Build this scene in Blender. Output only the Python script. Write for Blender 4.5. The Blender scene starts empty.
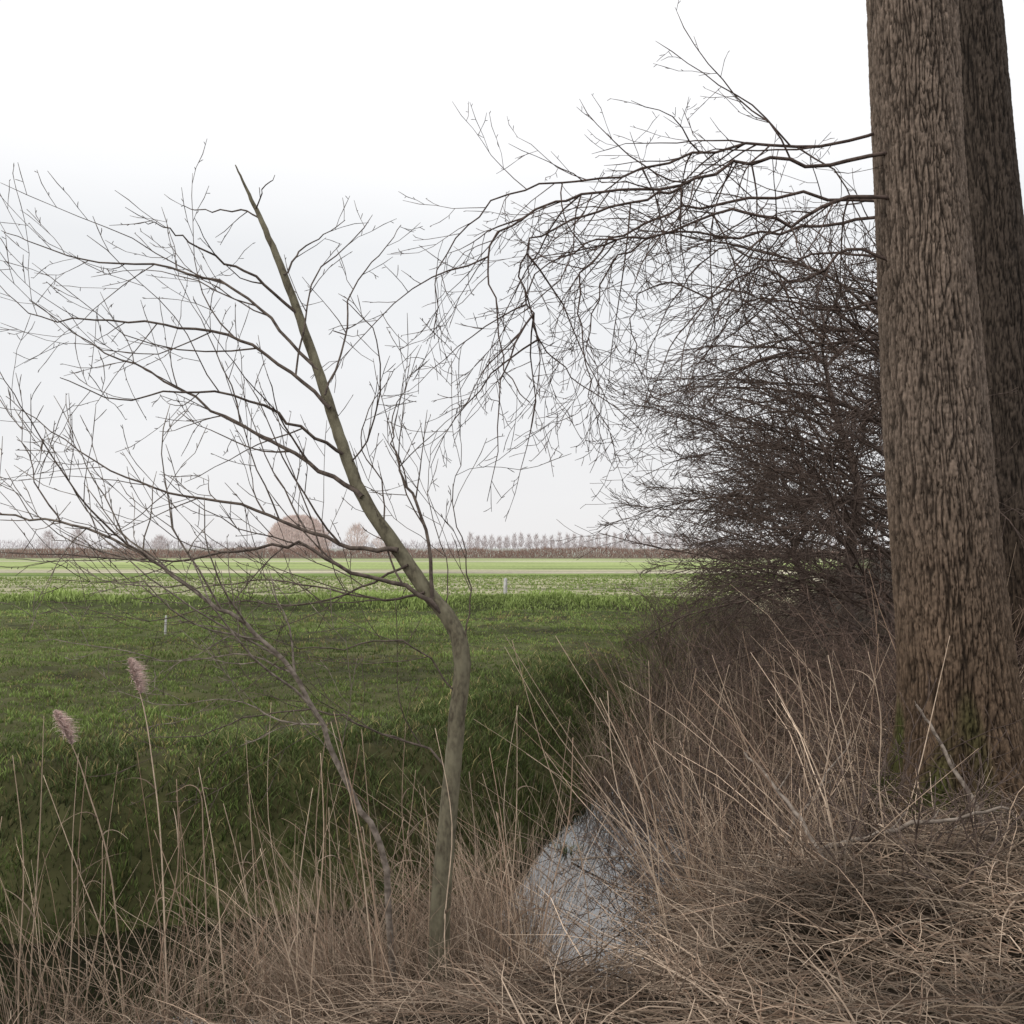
import bpy, math, random
import numpy as np
from mathutils import Vector, noise, Quaternion
random.seed(7); rs = np.random.RandomState(11)
sc = bpy.context.scene; col = sc.collection
R = math.radians
F = 995.6; CAMH = 1.6; HZ = 548
def P(px, py, Y):            # lay out by viewing direction and true distance
    return Vector(((px-512)/F*Y, Y, CAMH-(py-HZ)/F*Y))
# ------------------------------------------------------------------ tagging
def tag(o, label, cat, group=None, kind=None):
    o['label'] = label; o['category'] = cat
    if group: o['group'] = group
    if kind: o['kind'] = kind
    return o
def empty(name, loc):
    o = bpy.data.objects.new(name, None); col.objects.link(o); o.location = loc
    o.empty_display_size = .2
    return o
def link_mesh(name, me, mat, parent=None):
    o = bpy.data.objects.new(name, me); col.objects.link(o)
    if mat: me.materials.append(mat)
    if parent:
        o.parent = parent; o.location = -parent.location      # meshes are written in world coordinates
    return o
def np_obj(name, V, Fc, mat, colr=None, parent=None, smooth=False):
    me = bpy.data.meshes.new(name)
    me.from_pydata(V.tolist(), [], Fc.tolist())
    if colr is not None:
        at = me.color_attributes.new('Col', 'FLOAT_COLOR', 'POINT')
        c = np.ones((len(V), 4), dtype=np.float32); c[:, :3] = colr
        at.data.foreach_set('color', c.ravel())
    if smooth: me.polygons.foreach_set('use_smooth', [True]*len(me.polygons))
    return link_mesh(name, me, mat, parent)
# ------------------------------------------------------------------ noise
def vn(x, y, seed=0.):
    xi = np.floor(x); yi = np.floor(y); fx = x-xi; fy = y-yi
    fx = fx*fx*(3-2*fx); fy = fy*fy*(3-2*fy)
    def h(i, j):
        s = np.sin(i*127.1+j*311.7+seed*74.7)*43758.5453
        return s-np.floor(s)
    return (h(xi, yi)*(1-fx)+h(xi+1, yi)*fx)*(1-fy)+(h(xi, yi+1)*(1-fx)+h(xi+1, yi+1)*fx)*fy
def fbm(x, y, seed=0.):
    return .55*vn(x, y, seed)+.28*vn(x*2.1, y*2.1, seed+3)+.17*vn(x*4.3, y*4.3, seed+7)
# ------------------------------------------------------------------ ditch and terrain
CP = [(-20, 4.4), (-14, 4.6), (-8, 5.0), (-3, 5.6), (-0.8, 6.2), (0.85, 7.6), (2.0, 11.5), (3.7, 17), (6.2, 24), (9.7, 34), (17, 55), (30, 90), (40, 115)]
CL = []
for i in range(1, len(CP)-2):
    p0, p1, p2, p3 = [np.array(q, float) for q in CP[i-1:i+3]]
    for k in range(6):
        t = k/6.
        CL.append(.5*((2*p1)+(-p0+p2)*t+(2*p0-5*p1+4*p2-p3)*t*t+(-p0+3*p1-3*p2+p3)*t**3))
CL.append(np.array(CP[-2], float)); CL = np.array(CL)
def sdist(x, y):
    x = np.asarray(x, float).ravel(); y = np.asarray(y, float).ravel()
    out = np.empty(len(x))
    A = CL[:-1]; D = CL[1:]-A; L2 = (D**2).sum(1)
    for s in range(0, len(x), 40000):
        px = x[s:s+40000, None]; py = y[s:s+40000, None]
        t = np.clip(((px-A[:, 0])*D[:, 0]+(py-A[:, 1])*D[:, 1])/L2, 0, 1)
        dx = px-(A[:, 0]+t*D[:, 0]); dy = py-(A[:, 1]+t*D[:, 1])
        d2 = dx*dx+dy*dy; k = d2.argmin(1); r = np.arange(len(k))
        sg = np.sign(D[k, 0]*dy[r, k]-D[k, 1]*dx[r, k]); sg[sg == 0] = 1
        out[s:s+40000] = np.sqrt(d2[r, k])*sg
    return out
def Hs(x, y, sd):
    a = np.abs(sd); outer = np.where(sd > 0, 1.95, 2.5)
    a = a+(vn(x*1.3, y*1.3, 5)-.5)*.35
    t = np.clip((a-.6)/(outer-.6), 0, 1); s = t*t*(3-2*t)
    deep = 1-.55*np.clip((y-11)/5, 0, 1)
    z = -1.25*deep*(1-s)
    z = z-np.where(sd < 0, .14*s, 0)
    near = np.clip((70-y)/40, 0, 1)*np.clip((40-np.abs(x))/20, 0, 1)
    z = z+near*((fbm(x*.9, y*.9, 2)-.5)*.12+(vn(x*5, y*5, 9)-.5)*.06)
    z = z+np.where(sd < 0, s*(vn(x*1.5, y*1.5, 12)-.5)*.30*near, 0)
    z = z-.55*np.exp(-((x-.42)/.55)**2-((y-5.4)/.9)**2)*(sd < 0)*(z > -1)      # trodden gap down to the water
    # mud humps breaking the water surface
    z = z+np.where((np.abs(sd) < 1.3) & (y < 11), .62*np.clip(vn(x*4.5, y*3.2, 33)-.62, 0, 1)*near, 0)
    z = z+.20*np.exp(-((y+.03*x-27.6)/.9)**2)*(sd > 1.5)-.25*np.exp(-((y+.03*x-26.0)/.5)**2)*(sd > 1.5)
    return z
def H(x, y):
    x = np.asarray(x, float).ravel(); y = np.asarray(y, float).ravel()
    return Hs(x, y, sdist(x, y))
def H1(x, y): return float(H([x], [y])[0])
# ------------------------------------------------------------------ materials
def newmat(name):
    m = bpy.data.materials.new(name); m.use_nodes = True
    nt = m.node_tree; return m, nt, nt.nodes['Principled BSDF']
def N(nt, typ, **kw):
    n = nt.nodes.new(typ)
    for k, v in kw.items(): setattr(n, k, v)
    return n
def attr_mat(name, rough=.85, transl=0., nscale=30., namt=.5, stretch=(1, 1, 1), bump=0., bscale=60.):
    m, nt, b = newmat(name); L = nt.links.new
    a = N(nt, 'ShaderNodeAttribute', attribute_name='Col')
    tc = N(nt, 'ShaderNodeTexCoord'); mp = N(nt, 'ShaderNodeMapping'); mp.inputs['Scale'].default_value = stretch
    L(tc.outputs['Object'], mp.inputs[0])
    no = N(nt, 'ShaderNodeTexNoise'); no.inputs['Scale'].default_value = nscale; no.inputs['Detail'].default_value = 4
    L(mp.outputs[0], no.inputs['Vector'])
    mr = N(nt, 'ShaderNodeMapRange'); mr.inputs[1].default_value = .25; mr.inputs[2].default_value = .75
    mr.inputs[3].default_value = 1-namt; mr.inputs[4].default_value = 1+namt
    L(no.outputs['Fac'], mr.inputs[0])
    mx = N(nt, 'ShaderNodeVectorMath', operation='SCALE')
    L(a.outputs['Color'], mx.inputs[0]); L(mr.outputs[0], mx.inputs['Scale'])
    L(mx.outputs[0], b.inputs['Base Color']); b.inputs['Roughness'].default_value = rough
    b.inputs['Specular IOR Level'].default_value = .2
    if bump:
        n2 = N(nt, 'ShaderNodeTexNoise'); n2.inputs['Scale'].default_value = bscale; n2.inputs['Detail'].default_value = 6
        L(mp.outputs[0], n2.inputs['Vector'])
        bp = N(nt, 'ShaderNodeBump'); bp.inputs['Strength'].default_value = bump; bp.inputs['Distance'].default_value = .01
        L(n2.outputs['Fac'], bp.inputs['Height']); L(bp.outputs[0], b.inputs['Normal'])
    if transl:
        tr = N(nt, 'ShaderNodeBsdfTranslucent'); L(mx.outputs[0], tr.inputs['Color'])
        ms = N(nt, 'ShaderNodeMixShader'); ms.inputs[0].default_value = transl
        L(b.outputs[0], ms.inputs[1]); L(tr.outputs[0], ms.inputs[2])
        L(ms.outputs[0], nt.nodes['Material Output'].inputs['Surface'])
    return m
def bark_mat(name, c1, c2, scale=25., stretch=(1, 1, .3), bump=.5, c3=None):
    m, nt, b = newmat(name); L = nt.links.new
    tc = N(nt, 'ShaderNodeTexCoord'); mp = N(nt, 'ShaderNodeMapping'); mp.inputs['Scale'].default_value = stretch
    L(tc.outputs['Object'], mp.inputs[0])
    no = N(nt, 'ShaderNodeTexNoise'); no.inputs['Scale'].default_value = scale; no.inputs['Detail'].default_value = 6
    L(mp.outputs[0], no.inputs['Vector'])
    cr = N(nt, 'ShaderNodeValToRGB'); e = cr.color_ramp.elements
    e[0].position = .36; e[0].color = (*c1, 1); e[1].position = .64; e[1].color = (*c2, 1)
    L(no.outputs['Fac'], cr.inputs[0]); out = cr.outputs[0]
    if c3:
        n3 = N(nt, 'ShaderNodeTexNoise'); n3.inputs['Scale'].default_value = 16; n3.inputs['Detail'].default_value = 8
        L(mp.outputs[0], n3.inputs['Vector'])
        r3 = N(nt, 'ShaderNodeMapRange'); r3.inputs[1].default_value = .38; r3.inputs[2].default_value = .74; L(n3.outputs['Fac'], r3.inputs[0])
        mx = N(nt, 'ShaderNodeMix', data_type='RGBA'); L(r3.outputs[0], mx.inputs['Factor']); L(out, mx.inputs['A']); mx.inputs['B'].default_value = (*c3, 1)
        out = mx.outputs['Result']
    L(out, b.inputs['Base Color']); b.inputs['Roughness'].default_value = .85; b.inputs['Specular IOR Level'].default_value = .25
    bp = N(nt, 'ShaderNodeBump'); bp.inputs['Strength'].default_value = bump; bp.inputs['Distance'].default_value = .006
    L(no.outputs['Fac'], bp.inputs['Height']); L(bp.outputs[0], b.inputs['Normal'])
    return m
M_blade = attr_mat('grass_blades', .7, .15, 8., .15)
M_dry = attr_mat('dry_reed', .75, 0, 25., .25)
M_poplar = attr_mat('poplar_bark', .9, 0, 70., .4, (1, 1, .3), 1., 130.)
M_far = attr_mat('far_twigs', .95, 0, 1., .1)
M_lean = bark_mat('leaning_tree_bark', (.075, .063, .043), (.17, .15, .10), 60., (1, 1, .5), .6, (.235, .215, .145))
M_twig = bark_mat('twig_bark', (.070, .053, .044), (.165, .13, .105), 30., (1, 1, 1), .2)
M_twigred = bark_mat('poplar_twig_bark', (.065, .046, .038), (.14, .10, .083), 30., (1, 1, 1), .2)
M_dark = bark_mat('dark_twig_bark', (.06, .043, .035), (.145, .105, .086), 20., (1, 1, 1), .2)
M_bramble = bark_mat('bramble_stems', (.075, .048, .038), (.19, .13, .10), 8., (1, 1, 1), .2)
M_fallen = bark_mat('fallen_wood', (.12, .096, .077), (.31, .26, .215), 30., (1, 1, 1), .3)
M_post = bark_mat('weathered_post', (.35, .34, .32), (.6, .59, .57), 20., (1, 1, .3), .2)
# ground
def ground_mat():
    m, nt, b = newmat('field_ground'); L = nt.links.new
    ge = N(nt, 'ShaderNodeNewGeometry'); sp = N(nt, 'ShaderNodeSeparateXYZ'); L(ge.outputs['Position'], sp.inputs[0])
    n1 = N(nt, 'ShaderNodeTexNoise'); n1.inputs['Scale'].default_value = .12; n1.inputs['Detail'].default_value = 5; L(ge.outputs['Position'], n1.inputs['Vector'])
    a = N(nt, 'ShaderNodeMath', operation='MULTIPLY_ADD'); L(sp.outputs['X'], a.inputs[0]); a.inputs[1].default_value = .03; L(sp.outputs['Y'], a.inputs[2])
    a2 = N(nt, 'ShaderNodeMath', operation='MULTIPLY_ADD'); L(n1.outputs['Fac'], a2.inputs[0]); a2.inputs[1].default_value = 4.0; L(a.outputs[0], a2.inputs[2])
    dv = N(nt, 'ShaderNodeMath', operation='DIVIDE'); L(a2.outputs[0], dv.inputs[0]); dv.inputs[1].default_value = 260.
    cr = N(nt, 'ShaderNodeValToRGB'); L(dv.outputs[0], cr.inputs[0]); els = cr.color_ramp.elements
    stops = [(0, (.055, .056, .023)), (14, (.080, .080, .034)), (24, (.10, .115, .042)), (29, (.06, .07, .03)), (32, (.05, .055, .03)),
             (34, (.33, .31, .20)), (54, (.38, .37, .22)), (59, (.15, .22, .06)), (64, (.21, .27, .08)), (66, (.48, .43, .34)), (73, (.42, .40, .26)),
             (79, (.29, .36, .13)), (100, (.36, .43, .17)), (114, (.37, .44, .18)), (117, (.50, .47, .35)), (126, (.39, .43, .22)), (150, (.34, .39, .19)), (155, (.20, .165, .115)), (185, (.18, .16, .12)), (192, (.32, .34, .26)), (255, (.36, .37, .32))]
    els[0].position = 0; els[0].color = (*stops[0][1], 1); els[1].position = 1; els[1].color = (*stops[-1][1], 1)
    for y, c in stops[1:-1]:
        e = els.new(y/260.); e.color = (*c, 1)
    mp = N(nt, 'ShaderNodeMapping'); mp.inputs['Scale'].default_value = (.05, .45, 1); mp.inputs['Rotation'].default_value = (0, 0, .05); L(ge.outputs['Position'], mp.inputs[0])
    n2 = N(nt, 'ShaderNodeTexNoise'); n2.inputs['Scale'].default_value = 1.; n2.inputs['Detail'].default_value = 6; L(mp.outputs[0], n2.inputs['Vector'])
    n3 = N(nt, 'ShaderNodeTexNoise'); n3.inputs['Scale'].default_value = 3.; n3.inputs['Detail'].default_value = 8; L(ge.outputs['Position'], n3.inputs['Vector'])
    sm = N(nt, 'ShaderNodeMath', operation='MULTIPLY_ADD'); L(n2.outputs['Fac'], sm.inputs[0]); sm.inputs[1].default_value = 1.4; L(n3.outputs['Fac'], sm.inputs[2])
    mr = N(nt, 'ShaderNodeMapRange'); mr.inputs[1].default_value = .9; mr.inputs[2].default_value = 1.5; mr.inputs[3].default_value = .50; mr.inputs[4].default_value = 1.4; L(sm.outputs[0], mr.inputs[0])
    sc_ = N(nt, 'ShaderNodeVectorMath', operation='SCALE'); L(cr.outputs[0], sc_.inputs[0]); L(mr.outputs[0], sc_.inputs['Scale'])
    at = N(nt, 'ShaderNodeAttribute', attribute_name='Col')
    sc3 = N(nt, 'ShaderNodeSeparateColor'); L(at.outputs['Color'], sc3.inputs[0])
    br = N(nt, 'ShaderNodeValToRGB'); br.color_ramp.elements[0].color = (.014, .011, .007, 1); br.color_ramp.elements[1].color = (.06, .045, .03, 1)
    br.color_ramp.elements[0].position = .35; br.color_ramp.elements[1].position = .7; L(n3.outputs['Fac'], br.inputs[0])
    mx = N(nt, 'ShaderNodeMix', data_type='RGBA'); L(sc3.outputs[0], mx.inputs['Factor']); L(sc_.outputs[0], mx.inputs['A']); L(br.outputs[0], mx.inputs['B'])
    L(mx.outputs['Result'], b.inputs['Base Color']); b.inputs['Roughness'].default_value = .95; b.inputs['Specular IOR Level'].default_value = .1
    bp = N(nt, 'ShaderNodeBump'); bp.inputs['Strength'].default_value = .6; bp.inputs['Distance'].default_value = .05
    L(n3.outputs['Fac'], bp.inputs['Height']); L(bp.outputs[0], b.inputs['Normal'])
    return m
M_ground = ground_mat()
def water_mat():
    m, nt, b = newmat('ditch_water'); L = nt.links.new
    b.inputs['Base Color'].default_value = (.008, .007, .006, 1); b.inputs['Roughness'].default_value = .01; b.inputs['IOR'].default_value = 2.9
    ge = N(nt, 'ShaderNodeNewGeometry'); n = N(nt, 'ShaderNodeTexNoise'); n.inputs['Scale'].default_value = 5.; n.inputs['Detail'].default_value = 3
    L(ge.outputs['Position'], n.inputs['Vector'])
    bp = N(nt, 'ShaderNodeBump'); bp.inputs['Strength'].default_value = .04; bp.inputs['Distance'].default_value = .02
    L(n.outputs['Fac'], bp.inputs['Height']); L(bp.outputs[0], b.inputs['Normal'])
    return m
M_water = water_mat()
# ------------------------------------------------------------------ ground sheet
def axis(lo, hi, step, far_lo, far_hi):
    a = list(np.arange(lo, hi, step)); s = step
    x = a[-1]
    while x < far_hi: s *= 1.18; x += s; a.append(x)
    s = step; x = lo; b = []
    while x > far_lo: s *= 1.18; x -= s; b.append(x)
    return np.array(b[::-1]+a)
xs = axis(-9, 11, .10, -2600, 2600); ys = axis(1.5, 30, .10, -40, 4200)
XX, YY = np.meshgrid(xs, ys); fx, fy = XX.ravel(), YY.ravel()
sd = sdist(fx, fy); zz = Hs(fx, fy, sd)
nx, ny = len(xs), len(ys)
ii = np.arange((ny-1)*(nx-1)); r0 = ii//(nx-1); c0 = ii % (nx-1); a0 = r0*nx+c0
faces = np.stack([a0, a0+1, a0+nx+1, a0+nx], 1)
brown = np.clip((.95-sd+(fbm(fx*2, fy*2, 4)-.5)*1.6)/.7, 0, 1)
brown = np.maximum(brown, .55*np.clip((fbm(fx*.9, fy*.9, 44)-.58)*8, 0, 1)*(fy < 26))
g = np_obj('ground', np.stack([fx, fy, zz], 1), faces, M_ground, np.stack([brown]*3, 1), smooth=True)
tag(g, 'flat green farmland with a ditch cut through its near edge', 'ground', kind='structure')
V = []; Fq = []
T = np.gradient(CL, axis=0); T /= np.linalg.norm(T, axis=1)[:, None]
for i in range(len(CL)):
    if CL[i, 1] > 16: break
    n_ = np.array([-T[i, 1], T[i, 0]])
    for s in (-1.35, 1.3): q = CL[i]+n_*s; V.append((q[0], q[1], -.98))
    if i: Fq.append((2*i-2, 2*i-1, 2*i+1, 2*i))
w = np_obj('water', np.array(V), np.array(Fq), M_water)
tag(w, 'still dark ditch water reflecting the white sky', 'water', kind='structure')
# ------------------------------------------------------------------ blades & stalks
def blades(name, x, y, h, wd, c, mat, lean=.5, sink=.01, z=None, lo=.55):
    n = len(x); z = H(x, y)-sink if z is None else z
    az = rs.rand(n)*2*np.pi; lz = rs.rand(n)*2*np.pi; ln = h*lean*(.2+rs.rand(n))
    dx, dy = np.cos(az)*wd/2, np.sin(az)*wd/2
    lx, ly = np.cos(lz)*ln, np.sin(lz)*ln
    V = np.empty((n, 5, 3))
    V[:, 0] = np.stack([x-dx, y-dy, z], 1); V[:, 1] = np.stack([x+dx, y+dy, z], 1)
    V[:, 2] = np.stack([x-dx*.8+lx*.3, y-dy*.8+ly*.3, z+h*.55], 1); V[:, 3] = np.stack([x+dx*.8+lx*.3, y+dy*.8+ly*.3, z+h*.55], 1)
    V[:, 4] = np.stack([x+lx, y+ly, z+h*.95], 1)
    b = np.arange(n)*5
    Fc = np.concatenate([np.stack([b, b+1, b+2], 1), np.stack([b+1, b+3, b+2], 1), np.stack([b+2, b+3, b+4], 1)])
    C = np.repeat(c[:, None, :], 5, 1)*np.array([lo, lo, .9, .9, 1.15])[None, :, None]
    return np_obj(name, V.reshape(-1, 3), Fc, mat, C.reshape(-1, 3))
def stalk_arrays(base, D, L, bend, r, c, K=6, kink=0., root=.5):
    n = len(base); t = np.linspace(0, 1, K)
    D = D/np.linalg.norm(D, axis=1)[:, None]
    pts = base[:, None, :]+D[:, None, :]*(L[:, None]*t)[:, :, None]+bend[:, None, :]*(L[:, None]*t**2)[:, :, None]
    if kink: pts[:, 1:] += rs.normal(0, kink, (n, K-1, 3))*np.linspace(.3, 1, K-1)[None, :, None]
    p1 = np.stack([-D[:, 1], D[:, 0], np.zeros(n)], 1)+1e-4; p1 /= np.linalg.norm(p1, axis=1)[:, None]
    p2 = np.cross(D, p1)
    rr = r[:, None]*(1-.75*t)
    V = np.empty((n, K, 3, 3))
    for k in range(3):
        a = k*2*np.pi/3
        V[:, :, k] = pts+(p1*np.cos(a)+p2*np.sin(a))[:, None, :]*rr[:, :, None]
    b = (np.arange(n)*K*3)[:, None, None]; kk = (np.arange(K-1)*3)[None, :, None]; j = np.arange(3)[None, None, :]; j2 = (j+1) % 3
    Fc = np.stack([b+kk+j, b+kk+j2, b+kk+3+j2, b+kk+3+j], -1).reshape(-1, 4)
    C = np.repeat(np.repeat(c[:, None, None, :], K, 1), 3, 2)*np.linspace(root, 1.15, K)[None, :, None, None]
    return V.reshape(-1, 3), Fc, C.reshape(-1, 3)
def merge(parts):
    V, Fc, C = [], [], []; o = 0
    for v, f, c in parts: V.append(v); Fc.append(f+o); C.append(c); o += len(v)
    return np.concatenate(V), np.concatenate(Fc), np.concatenate(C)
def drycol(n, lo=.55, hi=1.25):
    t = rs.rand(n)[:, None]; base = np.array([.48, .375, .28])*(1-t)+np.array([.22, .145, .10])*t
    return base*(lo+(hi-lo)*rs.rand(n)[:, None])
def inview(x, y, m=1.2): return np.abs(x) < .53*y+m
n = 280000
y = 6.2+21.5*rs.rand(n)**1.4; x = (rs.rand(n)*2-1)*(.53*y+1.0); s = sdist(x, y)
k = (s > .9) & (np.abs(y+.03*x-26.0) > .45); x, y, s = x[k], y[k], s[k]
bank = np.clip((2.0-s)/1.2, 0, 1)
tuft = fbm(x*1.6, y*1.6, 21); fine = vn(x*7, y*7, 77); bare = np.clip((fbm(x*.9, y*.9, 44)-.58)*8, 0, 1)
k = rs.rand(len(x)) < (.15+1.0*tuft*fine*2)*(1-.45*bare); x, y, s, tuft, bank, fine, bare = x[k], y[k], s[k], tuft[k], bank[k], fine[k], bare[k]
h = (.03+.085*tuft*rs.rand(len(x))*fine*1.6+.05*bank*fine)*(.7+.6*vn(x*.5, y*.5, 3)); wd = .0045+.0006*y+.003*rs.rand(len(x))
big = fbm(x*.4, y*.55, 31)
t = np.clip((y-8)/16, 0, 1)
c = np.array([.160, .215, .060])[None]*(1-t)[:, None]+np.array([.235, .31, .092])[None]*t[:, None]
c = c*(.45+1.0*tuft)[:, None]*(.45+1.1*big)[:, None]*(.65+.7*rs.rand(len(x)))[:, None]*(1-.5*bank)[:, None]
dryk = rs.rand(len(x)) < .07+.35*bare; c[dryk] = c[dryk]*np.array([1.7, 1.1, 1.6])
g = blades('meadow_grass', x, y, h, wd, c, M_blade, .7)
tag(g, 'short tufted green grass of the near field', 'grass', kind='stuff')
# rough bank grass
n = 170000; y = 5.2+9*rs.rand(n)**1.5; x = (rs.rand(n)*2-1)*(.53*y+1.0); s = sdist(x, y)
tf = fbm(x*2.6, y*2.6, 121); k = (s > .15) & (s < 2.4) & (rs.rand(n) < tf*1.9-.35); x, y, s, tf = x[k], y[k], s[k], tf[k]
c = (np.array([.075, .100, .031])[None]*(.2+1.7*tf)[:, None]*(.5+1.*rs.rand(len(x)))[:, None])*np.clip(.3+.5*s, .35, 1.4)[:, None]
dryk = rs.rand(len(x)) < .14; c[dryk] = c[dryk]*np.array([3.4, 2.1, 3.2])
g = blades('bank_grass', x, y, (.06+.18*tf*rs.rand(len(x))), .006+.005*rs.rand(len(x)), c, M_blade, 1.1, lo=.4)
tag(g, 'rough dark green tufts covering the steep far bank of the ditch', 'grass', kind='stuff')
n = 34000; x = (rs.rand(n)*2-1)*17; y = 27.7-.03*x+rs.normal(0, .5, n)+(vn(x*.3, x*0, 3)-.5)*.8
k = sdist(x, y) > 1.6; x, y = x[k], y[k]; tf = fbm(x*.9, y*.9, 41)
c = np.array([.34, .43, .14])[None]*(.4+1.1*tf)[:, None]*(.7+.6*rs.rand(len(x)))[:, None]
g = blades('verge_grass', x, y, .05+.30*tf*tf*1.6*rs.rand(len(x)), .03+.02*rs.rand(len(x)), c, M_blade, .6)
tag(g, 'strip of longer bright green grass between the meadow and the sown rows', 'grass', kind='stuff')
n = 60000; rowi = rs.randint(0, 20, n); u = (rs.rand(n)*2-1)*34
y = 31.5+rowi*1.35+u*.12+rs.normal(0, .11, n); x = u; k = inview(x, y) & (sdist(x, y) > 2) & (y > 30.5) & (rs.rand(n) < .3+.8*fbm(x*.2, y*.6, 8))
x, y = x[k], y[k]; t = rs.rand(len(x))[:, None]
c = (np.array([.21, .31, .08])*(1-t)+np.array([.33, .38, .15])*t)*(.8+.4*rs.rand(len(x)))[:, None]
g = blades('crop_rows', x, y, .04+.06*rs.rand(len(x)), .05+.05*rs.rand(len(x)), c, M_blade, .5, lo=.8)
tag(g, 'rows of young pale green crop on bare soil beyond the grass strip', 'crop', kind='stuff')
# dead reeds
def reedset(px_lo, px_hi, y_lo, y_hi, n, hlo, hhi, r, cond=None, lean=.22, bend=.25, lo=.55, hi=1.25, kink=.01, clump=2.8, off=.9):
    y = y_lo+(y_hi-y_lo)*rs.rand(n); x = ((px_lo+(px_hi-px_lo)*rs.rand(n))-512)/F*y
    s = sdist(x, y); cl = fbm(x*2.6, y*2.6, 51); k = (rs.rand(n) < clump*cl-off)
    if cond: k &= cond(x, y, s)
    x, y, cl = x[k], y[k], cl[k]; m = len(x); z = H(x, y)-.02
    lx = (vn(x*1.9, y*1.9, 61)-.5)*.8; ly = (vn(x*1.9, y*1.9, 62)-.5)*.8
    D = np.stack([lx+rs.normal(-.02, lean, m), ly+rs.normal(0, lean, m), np.ones(m)], 1)
    foot = np.clip((np.hypot(x-3.0, y-6.3)-.5)/1.2, .16, 1)
    foot = np.where((x > .36*y) & (y < 6.6), np.minimum(foot, .35), foot)
    L = (hlo+(hhi-hlo)*rs.rand(m)**1.5)*(.4+1.15*cl)*foot
    bd = np.stack([lx*.5+rs.normal(0, bend, m), rs.normal(0, bend, m), -np.abs(rs.normal(0, bend*.6, m))], 1)
    tone = (.35+1.3*vn(x*2.9, y*2.9, 71))[:, None]
    return stalk_arrays(np.stack([x, y, z], 1), D, L, bd, r*(.6+.8*rs.rand(m)), drycol(m, lo, hi)*tone, 6, kink, .25)  # dark root colour paints in the shade deep among the stalks
def nowin(x, y, s):
    w_ = .32+.03*(y-5)+(vn(y*3, y*0, 3)-.5)*.22
    return ~((np.abs(x-.100*y-.02) < w_) & (y > 4.3) & (y < 9.2)) | (rs.rand(len(x)) < .015)
nearside = lambda x, y, s: (s < -.1) & (s > -3.2) & nowin(x, y, s)
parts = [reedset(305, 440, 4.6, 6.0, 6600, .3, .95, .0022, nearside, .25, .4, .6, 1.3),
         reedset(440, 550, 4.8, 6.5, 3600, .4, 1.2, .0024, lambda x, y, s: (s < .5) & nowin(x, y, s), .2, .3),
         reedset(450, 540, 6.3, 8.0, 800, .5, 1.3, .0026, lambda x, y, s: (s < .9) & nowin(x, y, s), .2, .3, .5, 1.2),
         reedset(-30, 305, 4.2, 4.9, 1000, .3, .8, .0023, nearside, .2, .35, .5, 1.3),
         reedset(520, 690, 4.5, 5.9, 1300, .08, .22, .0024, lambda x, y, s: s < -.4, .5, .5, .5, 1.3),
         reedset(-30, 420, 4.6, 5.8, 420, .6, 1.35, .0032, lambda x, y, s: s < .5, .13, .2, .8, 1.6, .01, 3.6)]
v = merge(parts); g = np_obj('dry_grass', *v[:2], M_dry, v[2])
tag(g, 'matted pale brown dead grass around the foot of the leaning tree', 'dry grass', kind='stuff')
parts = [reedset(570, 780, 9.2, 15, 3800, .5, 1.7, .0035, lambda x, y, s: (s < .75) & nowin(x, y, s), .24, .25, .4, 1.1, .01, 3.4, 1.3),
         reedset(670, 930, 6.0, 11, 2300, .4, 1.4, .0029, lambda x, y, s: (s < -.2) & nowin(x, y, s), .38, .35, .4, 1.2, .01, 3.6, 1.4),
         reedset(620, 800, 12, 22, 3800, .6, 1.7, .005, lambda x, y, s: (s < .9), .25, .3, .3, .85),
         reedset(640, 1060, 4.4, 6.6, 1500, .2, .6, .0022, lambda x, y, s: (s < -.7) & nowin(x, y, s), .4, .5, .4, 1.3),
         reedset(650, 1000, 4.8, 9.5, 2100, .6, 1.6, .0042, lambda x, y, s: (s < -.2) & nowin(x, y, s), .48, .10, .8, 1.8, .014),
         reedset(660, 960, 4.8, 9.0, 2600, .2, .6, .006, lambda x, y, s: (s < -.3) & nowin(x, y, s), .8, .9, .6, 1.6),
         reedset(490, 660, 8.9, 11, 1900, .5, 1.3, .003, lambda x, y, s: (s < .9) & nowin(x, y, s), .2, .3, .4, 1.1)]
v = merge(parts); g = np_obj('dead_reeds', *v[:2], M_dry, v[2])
tag(g, 'dense stand of brown dead reeds filling the ditch right of the leaning tree', 'reeds', kind='stuff')
def litter(px_lo, px_hi, y_lo, y_hi, n, lmax, cond, r=.0022, lo=.4, hi=1.1, up=.18, zoff=.12):
    y = y_lo+(y_hi-y_lo)*rs.rand(n); x = ((px_lo+(px_hi-px_lo)*rs.rand(n))-512)/F*y
    s = sdist(x, y); k = cond(x, y, s); x, y = x[k], y[k]; m = len(x)
    z = np.maximum(H(x, y), -1.0)+rs.rand(m)*zoff
    a = rs.rand(m)*2*np.pi; D = np.stack([np.cos(a), np.sin(a), np.abs(rs.normal(0, up, m))], 1)
    L = .12+lmax*rs.rand(m)**2
    bd = np.stack([rs.normal(0, .2, m), rs.normal(0, .2, m), -.1-np.abs(rs.normal(0, .15, m))], 1)
    dk = np.clip(-.25+2.1*fbm(x*2.6, y*2.6, 91), .08, 2)[:, None]
    return stalk_arrays(np.stack([x, y, z], 1), D, L, bd, r*(.6+.9*rs.rand(m)), drycol(m, lo, hi)*dk, 5, .01, .8)
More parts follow.
